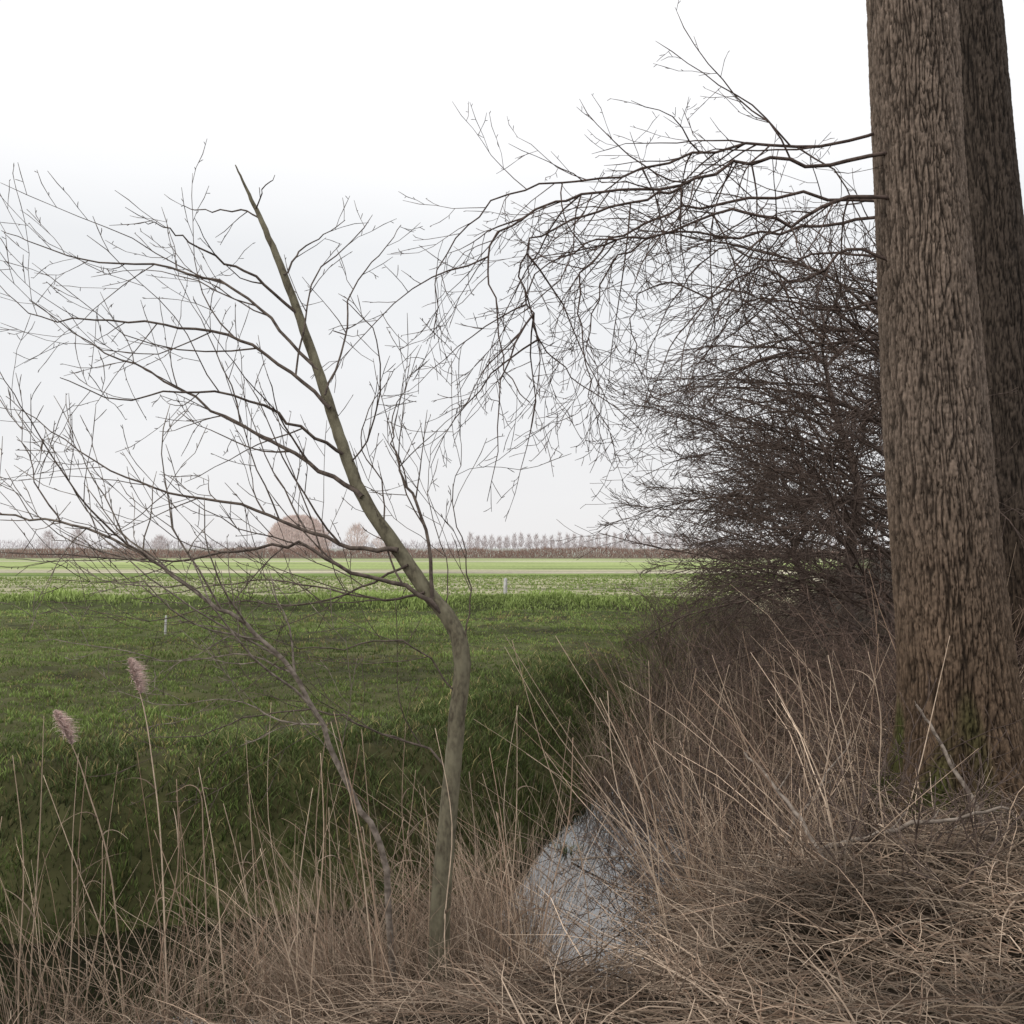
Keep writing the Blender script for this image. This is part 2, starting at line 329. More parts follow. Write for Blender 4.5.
parts = [litter(640, 1060, 4.2, 9, 5400, .7, lambda x, y, s: (s < -.3) & nowin(x, y, s), .0030, up=.5, zoff=.16, hi=1.3),
         litter(-20, 600, 3.0, 4.9, 3600, .5, lambda x, y, s: (s < -.5), up=.35, zoff=.10),
         litter(500, 1060, 3.0, 5.0, 3800, .5, lambda x, y, s: (s < -.3), .0030, up=.4),
         litter(510, 700, 4.6, 6.0, 600, .4, lambda x, y, s: (s < -.5), .0026, up=.2, zoff=.05),
         litter(620, 1060, 9, 16, 3000, .9, lambda x, y, s: (s < -.3), .004, .3, .9, .5, .3),
         litter(530, 700, 6.2, 9.5, 170, .4, lambda x, y, s: (np.abs(s) < 1.), .0028, .2, .7, .10, .03)]
v = merge(parts); g = np_obj('dead_grass_litter', *v[:2], M_dry, v[2])
tag(g, 'flattened tangle of dead stalks covering the near bank and the foot of the big trunk', 'dead grass', kind='stuff')
# ------------------------------------------------------------------ branches
class MB:
    def __init__(s): s.v = []; s.f = []
    def tube(s, pts, rad, sides=None):
        n = len(pts)
        if sides is None: sides = 10 if rad[0] > .03 else 6 if rad[0] > .012 else 4 if rad[0] > .005 else 3
        b = len(s.v); ref = None
        for i in range(n):
            d = (pts[min(i+1, n-1)]-pts[max(i-1, 0)])
            if d.length < 1e-7: d = Vector((0, 0, 1))
            d.normalize()
            if ref is None:
                ref = d.orthogonal().normalized()
            else:
                ref = (ref-d*ref.dot(d)); ref = ref.normalized() if ref.length > 1e-5 else d.orthogonal().normalized()
            q = d.cross(ref); r = rad[i]; p = pts[i]
            for k in range(sides):
                a = 2*math.pi*k/sides; s.v.append(p+ref*(math.cos(a)*r)+q*(math.sin(a)*r))
        for i in range(n-1):
            for k in range(sides):
                k2 = (k+1) % sides; o = b+i*sides
                s.f.append((o+k, o+k2, o+sides+k2, o+sides+k))
        e = b+(n-1)*sides
        s.f.append(tuple(e+k for k in range(sides)))
    def build(s, name, mat, parent=None):
        me = bpy.data.meshes.new(name); me.from_pydata(s.v, [], s.f)
        me.polygons.foreach_set('use_smooth', [True]*len(me.polygons))
        return link_mesh(name, me, mat, parent)
rnd = random.random; gs = random.gauss
def away(d, ang):
    o = d.orthogonal().normalized(); o.rotate(Quaternion(d, rnd()*2*math.pi))
    return (d*math.cos(ang)+o*math.sin(ang)).normalized()
def smooth_path(pts, n):
    out = []; m = len(pts)
    for i in range(m-1):
        p0 = pts[max(i-1, 0)]; p1 = pts[i]; p2 = pts[i+1]; p3 = pts[min(i+2, m-1)]
        for k in range(n):
            t = k/n
            out.append(.5*((2*p1)+(p2-p0)*t+(2*p0-5*p1+4*p2-p3)*t*t+(3*p1-p0-3*p2+p3)*t**3))
    out.append(pts[-1]); return out
def grow(M, p, d, L, r, lvl, q):
    n = max(3, min(9, int(L/q['seg'])+1)); pts = [p.copy()]; ds = [d.copy()]
    up = q['up'][min(lvl, len(q['up'])-1)]; w = q['wob']
    for i in range(n):
        d = (d+Vector((gs(0, w), gs(0, w), gs(0, w)+up))).normalized()
        p = p+d*(L/n); pts.append(p.copy()); ds.append(d.copy())
    rad = [max(q['rmin'], r*(1-.72*i/n)) for i in range(n+1)]
    if q.get('bud') and lvl >= 1: rad[-1] = q['rmin']*.8; rad[-2] = max(rad[-2], q['rmin'])*1.35
    M.tube(pts, rad); kids(M, pts, ds, L, rad, lvl, q, .18)
def kids(M, pts, ds, L, rad, lvl, q, t0):
    if lvl >= q['max']: return
    nk = int(L*q['dens'][lvl]+rnd()); n = len(pts)-1
    for j in range(nk):
        t = t0+(1-t0)*(j+rnd())/max(nk, 1); t = min(t, .98); i = min(int(t*n), n-1); u = t*n-i
        p = pts[i].lerp(pts[i+1], u); dd = ds[i]
        nd = away(dd, R(random.uniform(*q['ang'])))
        if q.get('flat'): nd = Vector((nd.x, nd.y*q['flat'], nd.z)).normalized()
        if q.get('bias'): nd = (nd+Vector(q['bias'])).normalized()
        l = min(L, q['lmax'][lvl])*random.uniform(.35, 1.)*(1-.55*t)
        grow(M, p, nd, l, max(q['rmin'], min(rad[i]*.62, q['rmax'][lvl])), lvl+1, q)
def dirs(pts):
    return [((pts[min(i+1, len(pts)-1)]-pts[max(i-1, 0)]).normalized()) for i in range(len(pts))]
LAST = []
def guided(parent, pxl, Y0, Y1, r0, r1, q, mat, name='branch', n=4, wob=.006, start=None, t0=.15):
    m = len(pxl); raw = [P(a, b, Y0+(Y1-Y0)*(i/(m-1))) for i, (a, b) in enumerate(pxl)]
    if start is not None: raw[0] = start
    pts = smooth_path(raw, n); L = sum((pts[i+1]-pts[i]).length for i in range(len(pts)-1))
    for i in range(1, len(pts)): pts[i] = pts[i]+Vector((gs(0, wob), gs(0, wob), gs(0, wob)))
    N_ = len(pts)-1; rad = [r0+(r1-r0)*(i/N_)**.8 for i in range(N_+1)]
    M = MB(); M.tube(pts, rad, 8 if r0 > .012 else 6 if r0 > .006 else 4)
    kids(M, pts, dirs(pts), L, rad, 0, q, t0); LAST.append(pts)
    return M.build(name, mat, parent)
# ------------------------------------------------------------------ leaning tree
TY = 5.0
base = Vector((-.35, TY, H1(-.35, TY)-.08))
lt = empty('leaning_tree', base)
tag(lt, 'slender bare young tree leaning left from the ditch bank in the foreground', 'tree')
pb_ = HZ+(CAMH-base.z)/TY*F
tp = [(438, pb_), (440, 920), (444, 860), (451, 785), (457, 720), (462, 655), (450, 620), (424, 588), (397, 548), (368, 506), (347, 460), (331, 410), (308, 342), (284, 275), (262, 222), (247, 190), (236, 165)]
tr_ = [.058, .052, .048, .044, .042, .043, .040, .038, .037, .034, .031, .028, .024, .020, .014, .008, .003]
raw = [P(a, b, TY+(0 if b > 650 else (650-b)*.0006)) for a, b in tp]
pts = smooth_path(raw, 6); rad = []
for i in range(len(tr_)-1):
    for k in range(6): rad.append(tr_[i]+(tr_[i+1]-tr_[i])*k/6)
rad.append(tr_[-1])
for i in range(len(pts)):
    pts[i] = pts[i]+Vector((gs(0, .0015), gs(0, .0015), 0)); rad[i] *= (1+gs(0, .013))
M = MB(); M.tube(pts, rad, 18)
Mk = M.build('trunk', M_lean, lt)
qs = dict(seg=.09, up=(.03, .07, .06), wob=.12, rmin=.0017, max=3, dens=(5.2, 4.2, 9), ang=(28, 58), lmax=(1.5, .55, .055), rmax=(.007, .004, .0022), flat=.8, bud=True)
qf = dict(qs); qf['dens'] = (6, 6, 5); qf['lmax'] = (.6, .3, .08)
qt = dict(qs); qt['lmax'] = (.5, .3, .06); qt['up'] = (.0, .05, .05)
BR = [
 ([(447, 618), (405, 585), (350, 572), (300, 545), (240, 552), (170, 560), (90, 556), (10, 552)], 5.0, 4.7, .014, .002),
 ([(398, 550), (350, 545), (300, 528), (240, 505), (170, 492), (110, 470), (50, 430), (5, 395)], 5.0, 5.6, .013, .002),
 ([(362, 497), (320, 470), (270, 440), (210, 408), (150, 372), (90, 345), (30, 300)], 5.05, 5.5, .014, .002),
 ([(345, 455), (300, 428), (250, 400), (180, 390), (120, 400), (60, 378)], 5.1, 4.5, .010, .002),
 ([(330, 408), (290, 372), (240, 340), (180, 325), (110, 320), (40, 318), (0, 285)], 5.1, 5.2, .012, .002),
 ([(318, 370), (280, 330), (235, 290), (170, 268), (100, 262), (40, 245), (0, 230)], 5.15, 5.7, .011, .002),
 ([(432, 600), (428, 545), (412, 495), (398, 462), (392, 425), (405, 385)], 5.0, 5.2, .012, .002),
 ([(462, 650), (470, 600), (464, 550), (452, 500), (462, 455), (458, 420)], 5.0, 4.8, .006, .0016),
 ([(445, 615), (448, 570), (432, 520), (428, 470), (436, 430)], 5.0, 5.3, .005, .0016),
 ([(425, 592), (385, 600), (330, 590), (270, 580), (200, 588), (130, 600)], 5.0, 5.4, .008, .002),
 ([(452, 780), (430, 748), (380, 735), (330, 712), (260, 715), (200, 735), (150, 738)], 5.0, 5.3, .008, .002),
 ([(455, 700), (430, 660), (390, 640), (330, 650), (270, 640), (210, 615)], 5.0, 4.7, .006, .0018),
 ([(408, 565), (360, 588), (300, 605), (230, 602), (150, 622), (60, 600)], 5.0, 5.5, .007, .0018),
]
for pxl, y0, y1, a, b in BR:
    guided(lt, pxl, y0, y1, a, b, qs, M_twig)
BR2 = [
 ([(300, 318), (265, 285), (225, 262), (190, 242), (165, 228), (145, 222)], 5.2, 4.8, .010, .002),
 ([(284, 275), (300, 250), (325, 235), (345, 222)], 5.2, 5.5, .006, .002),
 ([(262, 222), (240, 210), (205, 212), (180, 205)], 5.25, 5.4, .006, .002),
 ([(256, 208), (262, 190), (275, 175)], 5.25, 5.1, .005, .002),
 ([(325, 395), (345, 340), (352, 290), (380, 255), (402, 225)], 5.1, 5.6, .007, .002),
 ([(350, 465), (372, 430), (380, 380), (372, 330), (345, 300)], 5.1, 4.6, .006, .0018),
 ([(385, 530), (380, 480), (360, 440), (375, 400), (395, 370)], 5.05, 5.4, .006, .0018),
]
for pxl, y0, y1, a, b in BR2:
    guided(lt, pxl, y0, y1, a, b, qt, M_twig)
b2 = Vector(((398-512)/F*4.85, 4.85, H1((398-512)/F*4.85, 4.85)-.04))
st = empty('leaning_sapling', b2)
tag(st, 'thin grey stem growing far out to the left, low beside the leaning tree', 'tree')
guided(st, [(402, 960), (385, 870), (352, 795), (322, 725), (292, 672), (245, 625), (195, 592), (150, 560), (100, 532), (45, 520), (-10, 512), (-50, 500)], 4.85, 4.6, .018, .003, qs, M_fallen, 'stem', start=b2, t0=.3)
guided(st, [(295, 676), (250, 655), (180, 660), (110, 648), (40, 640)], 4.78, 5.1, .006, .0018, qf, M_fallen)
guided(st, [(150, 560), (100, 520), (60, 470), (30, 420), (0, 372)], 4.68, 4.3, .006, .0018, qf, M_twig)
guided(st, [(60, 521), (35, 480), (20, 430), (-20, 380)], 4.62, 4.9, .005, .0018, qf, M_twig)
guided(st, [(352, 795), (340, 750), (352, 700), (345, 640)], 4.84, 4.6, .005, .0018, qf, M_fallen)
guided(st, [(322, 725), (280, 720), (230, 700), (170, 705), (110, 690)], 4.82, 5.3, .006, .0018, qf, M_fallen)
# ------------------------------------------------------------------ poplars
def poplar_trunk(root, x0, z0, xt, zt, Y, rfun, ztop, na, dz, seed, amp=.02, fr=20., tone=1.):
    nz = int((ztop-z0)/dz)+1; V = []; C = []
    for i in range(nz):
        z = z0+i*dz; t = (z-z0)/(zt-z0); cx = x0+(xt-x0)*t+.02*math.sin(z*.9+seed); r = rfun(z)
        low = 1-min(1, max(0, (z-z0)/2.6))
        for k in range(na):
            a = 2*math.pi*k/na; ca, sa = math.cos(a), math.sin(a)
            lump = noise.noise(Vector((ca*1.2, sa*1.2, z*.5+seed)))*.03
            flare = math.exp(-max(z-z0-.15, 0)/.32)*(.13+.10*math.sin(a*5+seed))
            wx = noise.noise(Vector((ca*3, sa*3, z*3.4+seed*3)))*.016
            q = Vector(((ca*r+wx)*fr, (sa*r-wx)*fr, z*fr*.075+seed))
            n1 = noise.noise(q); n2 = noise.noise(Vector((q.x*1.7+5, q.y*1.7+3, q.z*3.2+1))); n3 = noise.noise(Vector((ca*r*60, sa*r*60, z*42)))
            n4 = noise.noise(Vector((ca*2.2, sa*2.2, z*1.2+4)))
            fur = max(math.exp(-(n1/.09)**2), .8*math.exp(-(n2/.08)**2))
            rr = r+lump+flare-amp*fur+.005*n3+.004*n2
            V.append((cx+ca*rr, Y+sa*rr, z))
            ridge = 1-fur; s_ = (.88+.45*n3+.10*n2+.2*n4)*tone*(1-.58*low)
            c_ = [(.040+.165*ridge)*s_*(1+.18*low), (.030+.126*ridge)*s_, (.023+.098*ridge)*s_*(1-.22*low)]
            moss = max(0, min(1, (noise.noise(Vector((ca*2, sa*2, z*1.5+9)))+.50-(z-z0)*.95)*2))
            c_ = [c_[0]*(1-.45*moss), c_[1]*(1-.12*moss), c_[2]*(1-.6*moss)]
            C.append([max(.006, q_) for q_ in c_])
    Fc = []
    for i in range(nz-1):
        for k in range(na):
            k2 = (k+1) % na; Fc.append((i*na+k, i*na+k2, (i+1)*na+k2, (i+1)*na+k))
    return np_obj('trunk', np.array(V), np.array(Fc), M_poplar, np.array(C), root, True)
b1 = Vector((3.10, 6.9, H1(3.1, 6.9)-.1))
p1 = empty('poplar_tree', b1)
tag(p1, 'massive furrowed brown poplar trunk standing nearest on the right bank', 'tree')
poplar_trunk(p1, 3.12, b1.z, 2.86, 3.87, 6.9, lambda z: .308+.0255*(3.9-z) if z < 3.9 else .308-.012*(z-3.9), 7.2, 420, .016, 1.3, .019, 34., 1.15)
b3 = Vector((5.92, 11.2, H1(5.92, 11.2)-.1))
p2 = empty('poplar_tree', b3)
tag(p2, 'second thick poplar trunk half hidden behind the nearest one at the right edge', 'tree')
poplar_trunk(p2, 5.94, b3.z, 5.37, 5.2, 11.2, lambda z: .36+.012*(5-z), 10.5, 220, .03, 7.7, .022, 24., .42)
qd = dict(seg=.12, up=(-.05, .01, .07), wob=.15, rmin=.0019, max=3, dens=(5.2, 4.8, 7), ang=(30, 65), lmax=(1.4, .6, .07), rmax=(.0075, .004, .0026), flat=.9, bias=(-.12, 0, -.28), bud=True)
PB = [
 ([(905, 200), (850, 196), (790, 222), (730, 212), (660, 235), (600, 238), (545, 265), (520, 310)], 6.8, 6.3, .016, .003),
 ([(900, 150), (830, 165), (750, 160), (680, 188), (600, 190), (540, 210), (490, 245), (492, 300), (505, 370), (530, 400)], 6.8, 6.1, .015, .003),
 ([(680, 188), (630, 205), (570, 222), (525, 252), (528, 300), (548, 350), (585, 385), (640, 430)], 6.4, 6.6, .009, .003),
 ([(900, 262), (850, 250), (800, 284), (760, 268), (710, 295), (660, 282), (630, 320), (640, 370), (660, 410)], 6.8, 7.4, .012, .003),
 ([(905, 125), (820, 145), (720, 148), (620, 175), (540, 185), (480, 215), (440, 270), (435, 340)], 6.9, 6.8, .013, .003),
 ([(790, 222), (740, 260), (690, 330), (680, 380)], 6.7, 6.4, .008, .003),
]
del LAST[:]
for pxl, y0, y1, a, b in PB: guided(p1, pxl, y0, y1, a, b, qd, M_twigred, wob=.013)
limbs = list(LAST)
qh = dict(seg=.1, up=(-.05, .03, .06), wob=.14, rmin=.0019, max=2, dens=(7, 6), ang=(28, 60), lmax=(.5, .14), rmax=(.004, .0026), bud=True)
for g_ in range(40):
    L_ = limbs[g_ % 5]; M = MB()
    p = L_[int(len(L_)*random.uniform(.12, .70))]
    grow(M, p, Vector((gs(-.35, .4), gs(0, .4), gs(-.5, .22))).normalized(), random.uniform(.6, 1.55), .007, 0, qh)
    M.build('branch', M_twigred, p1)
qe = dict(qd); qe['rmin'] = .003; qe['dens'] = (5.5, 5.5, 4); qe['lmax'] = (1.8, .9, .2)
for pxl, y0, y1, a, b in [
 ([(985, 230), (900, 215), (820, 225), (740, 235), (660, 235), (610, 270), (590, 330), (600, 400)], 11.1, 10.5, .024, .004),
 ([(985, 200), (900, 202), (800, 195), (700, 208), (640, 225), (590, 260), (580, 310), (590, 380), (610, 430)], 11.1, 10.2, .024, .004),
 ([(985, 300), (900, 300), (830, 310), (760, 300), (720, 330), (690, 380), (670, 440)], 11.1, 11.8, .02, .004),
 ([(985, 270), (900, 265), (840, 250), (780, 262), (720, 250), (680, 290), (650, 350), (645, 420)], 11.1, 12.4, .02, .004),
 ]: guided(p2, pxl, y0, y1, a, b, qe, M_twigred, wob=.025)
# ------------------------------------------------------------------ dense twiggy trees along the ditch
def dense_tree(px, Y, h, nb, blen, seed, label, drop=-.085, rmin=.004, trunk=.13, dens=(7, 6), zlo=.5, mat=None):
    random.seed(seed)
    x = (px-512)/F*Y; z = H1(x, Y); root = empty('bare_tree', Vector((x, Y, z)))
    tag(root, label, 'tree')
    M = MB(); pts = [Vector((x+gs(0, .04)*i, Y+gs(0, .04)*i, z-.1+h*i/8)) for i in range(9)]
    M.tube(pts, [trunk*(1-.85*i/8) for i in range(9)], 8); M.build('trunk', M_dark, root)
    q = dict(seg=.22, up=(drop, drop*.6, .03), wob=.10, rmin=rmin, max=2, dens=dens, ang=(16, 50), lmax=(1.7, .65), rmax=(.009, .006))
    for g_ in range(6):
        M = MB()
        for j in range(nb//6):
            t = zlo/h+(1-zlo/h)*rnd(); i = min(int(t*8), 7); p = pts[i].lerp(pts[i+1], t*8-i)
            a = random.uniform(0, 2*math.pi) if rnd() < .4 else random.gauss(math.pi, .6)
            d = Vector((math.cos(a), math.sin(a)*.8, random.uniform(.1, 1.3))).normalized()
            grow(M, p, d, blen*random.choice((.5, .8, 1, 1.25))*random.uniform(.7, 1.1)*(1-.2*t), .02, 0, q)
        M.build('branch', mat or M_dark, root)
dense_tree(900, 12.6, 5.0, 72, 3.3, 3, 'dense brown twiggy tree directly left of the thick poplar trunks', dens=(5.5, 5), rmin=.0035)
dense_tree(845, 16.5, 5.6, 66, 3.8, 5, 'tangled bare tree further along the ditch, its low twigs hanging over the field edge', rmin=.0045, dens=(5.5, 4.5))
dense_tree(800, 23, 4.4, 54, 4.0, 9, 'farthest of the dark bare trees along the ditch, low and spreading', rmin=.006, zlo=.3)
dense_tree(960, 19, 6.5, 60, 4.2, 13, 'dark bare tree mostly hidden behind the two poplar trunks', rmin=.006)
def thicket(px, Y, n, rad_, hh, seed, label, mat=M_dark):
    random.seed(seed); x = (px-512)/F*Y; M = MB(); q = dict(seg=.2, up=(-.09, -.03), wob=.14, rmin=.0026, max=1, dens=(6,), ang=(25, 70), lmax=(.5,), rmax=(.004,))
    for j in range(n):
        bx, by = x+max(-1.6, min(1.6, gs(0, 1)))*rad_, Y+max(-1.6, min(1.6, gs(0, 1)))*rad_; a = rnd()*6.28
        grow(M, Vector((bx, by, H1(bx, by)-.03)), Vector((math.cos(a)*.6, math.sin(a)*.6, 1)).normalized(), hh*random.uniform(.5, 1.3), .006, 0, q)
    o = M.build('bramble_thicket', mat); tag(o, label, 'shrub')
thicket(770, 13.5, 190, .9, 2.2, 21, 'brown leafless thicket under the hanging dark twigs beside the reeds', M_dark)
thicket(850, 9.6, 200, .65, 1.9, 22, 'tangled bare thicket just left of the nearest poplar trunk', M_bramble)
thicket(725, 18, 150, .9, 2.0, 23, 'low dark thicket at the far end of the reeds by the field edge')
thicket(1030, 9.0, 90, .45, 1.5, 24, 'bare thicket between the two poplar trunks at the right edge', M_bramble)
thicket(770, 7.4, 170, .7, 1.2, 25, 'low bramble tangle among the reeds in front of the nearest poplar', M_dark)
thicket(900, 5.4, 80, .5, .6, 26, 'low sprawling brambles on the litter at the lower right', M_dark)
# ------------------------------------------------------------------ reeds with plumes
random.seed(77)
def reed(label, pxl, Y, plume=0, group=None, r=.0042, leaf=2, plen=.2):
    raw = [P(a, b, Y) for a, b in pxl]; gx, gy = raw[0].x, raw[0].y
    raw[0] = Vector((gx, gy, H1(gx, gy)-.03)); root = empty('reed', raw[0].copy())
    tag(root, label, 'reed', group)
    pts = smooth_path(raw, 5); M = MB(); n = len(pts)
    M.tube(pts, [r*(1-.6*i/(n-1)) for i in range(n)], 5)
    me = M.build('stem', M_dry, root).data
    at = me.color_attributes.new('Col', 'FLOAT_COLOR', 'POINT'); c = np.ones((len(me.vertices), 4), dtype=np.float32); c[:, :3] = drycol(1, 1., 1.5)[0]; at.data.foreach_set('color', c.ravel())
    for j in range(leaf):
        p = pts[int(n*random.uniform(.35, .8))]; a = rnd()*6.28; L = random.uniform(.12, .32)
        v = stalk_arrays(np.array([p]), np.array([[math.cos(a)*.8, math.sin(a)*.8, 1.1]]), np.array([L]), np.array([[math.cos(a)*.3, math.sin(a)*.3, -random.uniform(.2, 1.)]]), np.array([.004]), drycol(1, .8, 1.2), 7)
        np_obj('leaf', v[0], v[1], M_dry, v[2], root)
    if plume:
        tip = pts[-1]; d = (pts[-1]-pts[-3]).normalized(); m = 1500
        t = rs.rand(m); base_ = np.array(tip)[None]-np.array(d)[None]*(plen*(1-t))[:, None]
        side = np.array([plume, 0, -.15])[None]*.9
        D = np.array(d)[None]*1.5+rs.normal(0, .40, (m, 3))+side*(.5)
        L = (.02+.062*np.sin(np.pi*np.clip(t*.9+.08, 0, 1)))*(.6+.6*rs.rand(m))
        c = (np.array([.84, .66, .60])*(.7+.5*rs.rand(m)[:, None]))
        v = stalk_arrays(base_, D, L, np.tile(np.array([[plume*.3, 0, -.5]]), (m, 1)), np.full(m, .0016), c, 4)
        np_obj('seed_head', v[0], v[1], M_dry, v[2], root)
reed('tall reed with a pinkish drooping plume, the higher of the two plumed reeds at left', [(170, 960), (162, 860), (152, 760), (143, 705), (129, 660)], 4.7, 1, plen=.17)
reed('reed with a fluffy plume bent over at left, the lower of the two plumed reeds', [(128, 960), (112, 880), (88, 790), (74, 750), (55, 712)], 4.6, 1, plen=.17)
reed('dead reed whose top is snapped over in a hook, left of the leaning tree', [(212, 950), (205, 880), (203, 830), (201, 795), (190, 785), (176, 792)], 4.6, leaf=1)
reed('pale straight reed leaning left across the water, right of the leaning tree', [(600, 950), (585, 880), (560, 800), (540, 740), (512, 640)], 5.6, leaf=2)
reed('long pale reed slanting steeply to the left in front of the right bank', [(800, 900), (775, 820), (740, 730), (712, 655)], 6.6, leaf=2, r=.006)
reed('thick pale reed standing almost upright left of the big trunk', [(872, 905), (862, 840), (846, 740), (828, 655)], 6.3, leaf=2, r=.006)
LBL = 'tall thin dead reed standing singly among the matted reeds of the ditch'
for i in range(120):
    if i < 50: Y = random.uniform(4.4, 5.3); px = random.uniform(0, 560); top = random.uniform(700, 850)
    else: Y = random.uniform(5.0, 8.2); px = random.uniform(560 if i < 58 else 650, 900); top = random.uniform(630, 800)
    dx = gs(-18, 30) if i < 50 else gs(-25, 75)
    gx = (px-512)/F*Y; pb = HZ+(CAMH-H1(gx, Y))/Y*F
    reed(LBL, [(px, pb), (px+dx*.3+gs(0, 5), pb+(top-pb)*.35), (px+dx*.65+gs(0, 5), pb+(top-pb)*.7), (px+dx+gs(0, 6), top)], Y, group='tall single dead reeds along the ditch', r=random.uniform(.003, .005), leaf=random.choice([0, 1, 1, 2]))
# ------------------------------------------------------------------ fallen branches
qb = dict(seg=.15, up=(.02, .02), wob=.12, rmin=.002, max=1, dens=(3,), ang=(30, 60), lmax=(.35,), rmax=(.006,))
def fallen(label, a, b, r):
    mid = (a+b)/2+Vector((gs(0, .04), 0, gs(.04, .03))); pts = smooth_path([a, mid, b], 7)
    M = MB(); n = len(pts); pts = [p+Vector((gs(0, .008), gs(0, .008), gs(0, .008))) for p in pts]
    rad = [r*(1-.6*i/(n-1)) for i in range(n)]; M.tube(pts, rad, 7); kids(M, pts, dirs(pts), (a-b).length, rad, 0, qb, .3)
    o = M.build('fallen_branch', M_fallen); tag(o, label, 'branch')
def gpt(px, Y, up=.02): x = (px-512)/F*Y; return Vector((x, Y, max(H1(x, Y), -1.0)+up))
fallen('grey fallen branch propped against the base of the nearest poplar trunk', gpt(1000, 5.9), P(918, 705, 6.5), .018)
fallen('thin dead stick lying on the litter in front of the big trunk', gpt(700, 5.4, .12), gpt(960, 5.7, .22), .012)
fallen('pale dead branch slanting up out of the reeds on the right bank', gpt(720, 6.0, .0), P(850, 740, 7.0), .014)
fallen('dead branch lying half in the ditch water', gpt(570, 8.2, .03), gpt(700, 7.4, .2), .010)
fallen('bent grey branch poking up out of the litter at the lower right', gpt(840, 4.9, .0), P(745, 750, 5.8), .016)
fallen('crooked dark branch lying along the bank below the nearest poplar', gpt(820, 5.3, .2), gpt(1010, 5.0, .35), .016)
fallen('thin twiggy stick leaning over the small pool from its right edge', gpt(700, 5.9, .0), P(590, 800, 6.8), .008)
# ------------------------------------------------------------------ posts in the field
def post(px, Y, h, w_, label):
    x = (px-512)/F*Y; z = H1(x, Y); M = MB()
    M.tube([Vector((x, Y, z-.1)), Vector((x+.01, Y, z+h*.5)), Vector((x+.02, Y, z+h)), Vector((x+.02, Y, z+h+.02))], [w_, w_, w_*.9, w_*.4], 8)
    tag(M.build('marker_stake', M_post), label, 'stake')
post(165, 18.7, .34, .022, 'short white stake standing in the green grass at left')
post(505, 32, .62, .06, 'pale stubby stake at the edge of the sown rows right of the leaning tree')
# ------------------------------------------------------------------ distance
def twigcloud(n, X, Y, z0, h, w_, d_, tw, tl, shape, c0, seed=0):
    u = rs.rand(n); a = rs.rand(n)*6.283; rr = np.sqrt(rs.rand(n))*shape(u)
    x = X+np.cos(a)*rr*w_/2; y = Y+np.sin(a)*rr*d_/2; z = z0+u*h
    D = np.stack([np.cos(a)*.5+rs.normal(0, .35, n), rs.normal(0, .3, n), .6+rs.rand(n)], 1); D /= np.linalg.norm(D, axis=1)[:, None]
    L = tl*(.5+rs.rand(n)); p = np.stack([x, y, z], 1); e = p+D*L[:, None]; o = np.cross(D, [0, 1, 0]); o /= np.linalg.norm(o, axis=1)[:, None]
    V = np.stack([p-o*tw/2, p+o*tw/2, e], 1); c = np.repeat((c0*(.7+.6*rs.rand(n)[:, None]))[:, None], 3, 1)
    return V.reshape(-1, 3), np.arange(3*n).reshape(-1, 3), c.reshape(-1, 3)
PINK = np.array([.62, .51, .47]); GREY = np.array([.52, .46, .46])  # twig colours paled: distance haze is put into the colour
dome = lambda u: np.sqrt(np.clip(1-(u*.98)**2.3, 0, 1))*(.88+.12*np.clip(u*4, 0, 1))
egg = lambda u: np.clip(np.sin(np.pi*np.clip(u*.85+.12, 0, 1)), .1, 1)
def far_tree(px, Y, h, w_, label, group=None, shape=egg, n=150, c0=GREY, tw=.09, tl=1.4, lo=.15):
    X = (px-512)/F*Y; root = empty('distant_tree', Vector((X, Y, 0))); tag(root, label, 'tree', group)
    M = MB(); M.tube([Vector((X, Y, -.2)), Vector((X+gs(0, .1), Y, h*.5)), Vector((X+gs(0, .2), Y, h*.9))], [h*.02, h*.013, .04], 5)
    t = M.build('trunk', M_far, root); me = t.data
    at = me.color_attributes.new('Col', 'FLOAT_COLOR', 'POINT'); c = np.ones((len(me.vertices), 4), dtype=np.float32); c[:, :3] = c0*.9; at.data.foreach_set('color', c.ravel())
    v = twigcloud(n, X, Y, h*lo, h*(.93-lo), w_, w_, tw, tl, shape, c0); np_obj('crown', v[0], v[1], M_far, v[2], root)
px = 470.
while px < 712:
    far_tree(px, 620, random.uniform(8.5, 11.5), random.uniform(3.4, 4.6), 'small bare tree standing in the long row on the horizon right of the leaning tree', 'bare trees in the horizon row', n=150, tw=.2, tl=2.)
    px += random.uniform(6.5, 8.5)
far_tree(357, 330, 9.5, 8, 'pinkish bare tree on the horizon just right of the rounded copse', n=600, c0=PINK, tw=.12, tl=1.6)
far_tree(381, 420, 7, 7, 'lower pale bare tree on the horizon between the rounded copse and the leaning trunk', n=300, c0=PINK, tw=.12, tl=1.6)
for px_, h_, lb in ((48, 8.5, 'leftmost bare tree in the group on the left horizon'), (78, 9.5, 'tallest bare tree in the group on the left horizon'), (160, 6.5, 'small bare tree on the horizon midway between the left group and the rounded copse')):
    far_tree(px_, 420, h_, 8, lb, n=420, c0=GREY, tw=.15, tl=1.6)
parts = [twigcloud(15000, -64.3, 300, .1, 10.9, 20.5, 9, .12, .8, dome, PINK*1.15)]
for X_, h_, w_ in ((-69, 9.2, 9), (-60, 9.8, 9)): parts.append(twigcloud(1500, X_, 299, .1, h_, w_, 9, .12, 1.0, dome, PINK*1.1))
v = merge(parts); o = np_obj('copse', v[0], v[1], M_far, v[2]); tag(o, 'rounded dense pinkish brown copse of bare trees on the left horizon', 'copse', kind='stuff')
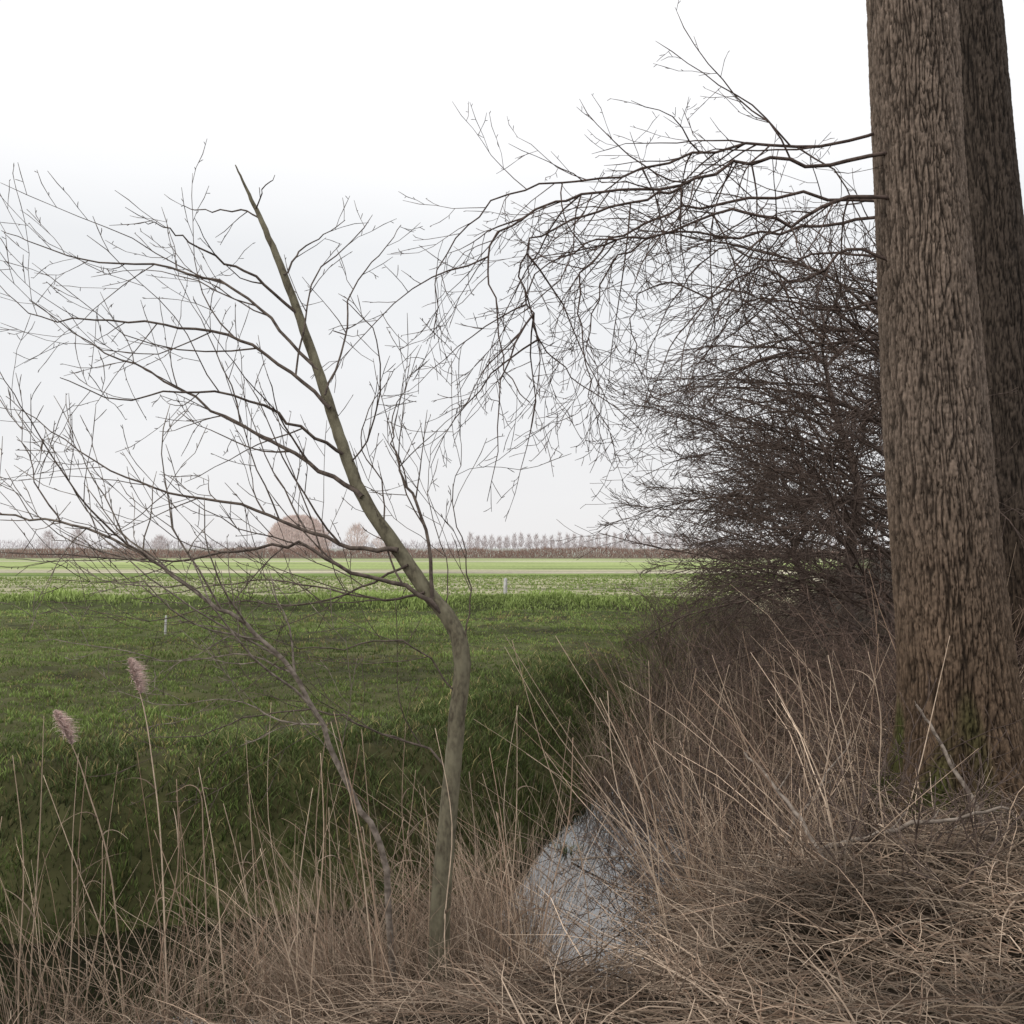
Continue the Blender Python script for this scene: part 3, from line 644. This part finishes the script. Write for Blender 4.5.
def hedge(name, label, cat, x0, x1, Y, hh, n, c0, tw, tl, depth=6.):
    x = x0+(x1-x0)*rs.rand(n); prof = .6+.6*vn(x*.35, x*0, Y); z = rs.rand(n)*hh*.75*prof
    a = rs.normal(0, .4, n); L = tl*(.6+.6*rs.rand(n)); y = Y+rs.rand(n)*depth
    p = np.stack([x, y, z], 1); e = np.stack([x+np.sin(a)*L, y, z+np.cos(a)*L], 1)
    V = np.stack([p-[tw/2, 0, 0], p+[tw/2, 0, 0], e], 1); c = np.repeat((c0*(.65+.7*rs.rand(n)[:, None]))[:, None], 3, 1)
    o = np_obj(name, V.reshape(-1, 3), np.arange(3*n).reshape(-1, 3), M_far, c.reshape(-1, 3)); tag(o, label, cat, kind='stuff')
hedge('orchard', 'long low dark brown band of orchard rows across the far edge of the fields', 'orchard', -95, 60, 158, 1.8, 26000, np.array([.29, .20, .165]), .07, .55)
hedge('distant_wood', 'pale grey wood line along the whole horizon', 'woodland', -520, 420, 820, 9, 9000, np.array([.56, .52, .54]), .5, 3.0, 20)  # pale grey carries the haze of distance in its colour
# ------------------------------------------------------------------ world, sun, camera
W = bpy.data.worlds.new('World'); sc.world = W; W.use_nodes = True; nt = W.node_tree; L = nt.links.new
bg = nt.nodes['Background']; sky = N(nt, 'ShaderNodeTexSky', sky_type='NISHITA'); sky.sun_disc = False
EL, AZ = R(38), R(240)
sky.sun_elevation = EL; sky.sun_rotation = AZ
tc = N(nt, 'ShaderNodeTexCoord'); sp = N(nt, 'ShaderNodeSeparateXYZ'); L(tc.outputs['Generated'], sp.inputs[0])
cr = N(nt, 'ShaderNodeValToRGB'); L(sp.outputs['Z'], cr.inputs[0]); e = cr.color_ramp.elements
e[0].position = 0; e[0].color = (9.0, 8.9, 8.95, 1); e[1].position = .55; e[1].color = (11.4, 11.4, 11.5, 1)
for p_, c_ in ((.05, (9.1, 9.05, 9.15)), (.28, (9.0, 9.12, 9.3)), (.36, (10.5, 10.5, 10.6))):
    q_ = e.new(p_); q_.color = (*c_, 1)
no = N(nt, 'ShaderNodeTexNoise'); no.inputs['Scale'].default_value = 2.2; no.inputs['Detail'].default_value = 4
mp = N(nt, 'ShaderNodeMapping'); mp.inputs['Scale'].default_value = (1, 1, 3.5); L(tc.outputs['Generated'], mp.inputs[0]); L(mp.outputs[0], no.inputs['Vector'])
mr = N(nt, 'ShaderNodeMapRange'); mr.inputs[1].default_value = .3; mr.inputs[2].default_value = .7; mr.inputs[3].default_value = .965; mr.inputs[4].default_value = 1.03; L(no.outputs['Fac'], mr.inputs[0])
vs = N(nt, 'ShaderNodeVectorMath', operation='SCALE'); L(cr.outputs[0], vs.inputs[0]); L(mr.outputs[0], vs.inputs['Scale'])
mx = N(nt, 'ShaderNodeMix', data_type='RGBA'); mx.inputs['Factor'].default_value = .96; L(sky.outputs[0], mx.inputs['A']); L(vs.outputs[0], mx.inputs['B'])
L(mx.outputs['Result'], bg.inputs['Color']); bg.inputs['Strength'].default_value = .1
sl = bpy.data.lights.new('sun', 'SUN'); sl.energy = 1.0; sl.angle = R(18); sl.color = (1, .95, .88)
so = bpy.data.objects.new('sun', sl); col.objects.link(so)
sd_ = Vector((math.sin(AZ)*math.cos(EL), math.cos(AZ)*math.cos(EL), math.sin(EL)))
so.rotation_euler = sd_.to_track_quat('Z', 'Y').to_euler(); so.location = (0, 0, 20)
cam = bpy.data.cameras.new('camera'); cam.lens = 35; cam.sensor_width = 36; cam.clip_end = 6000; cam.clip_start = .05; cam.shift_y = 36/1024
co = bpy.data.objects.new('camera', cam); col.objects.link(co); co.location = (0, 0, CAMH); co.rotation_euler = (R(90), 0, 0); sc.camera = co
sc.view_settings.view_transform = 'Standard'; sc.view_settings.look = 'None'; sc.view_settings.exposure = 0
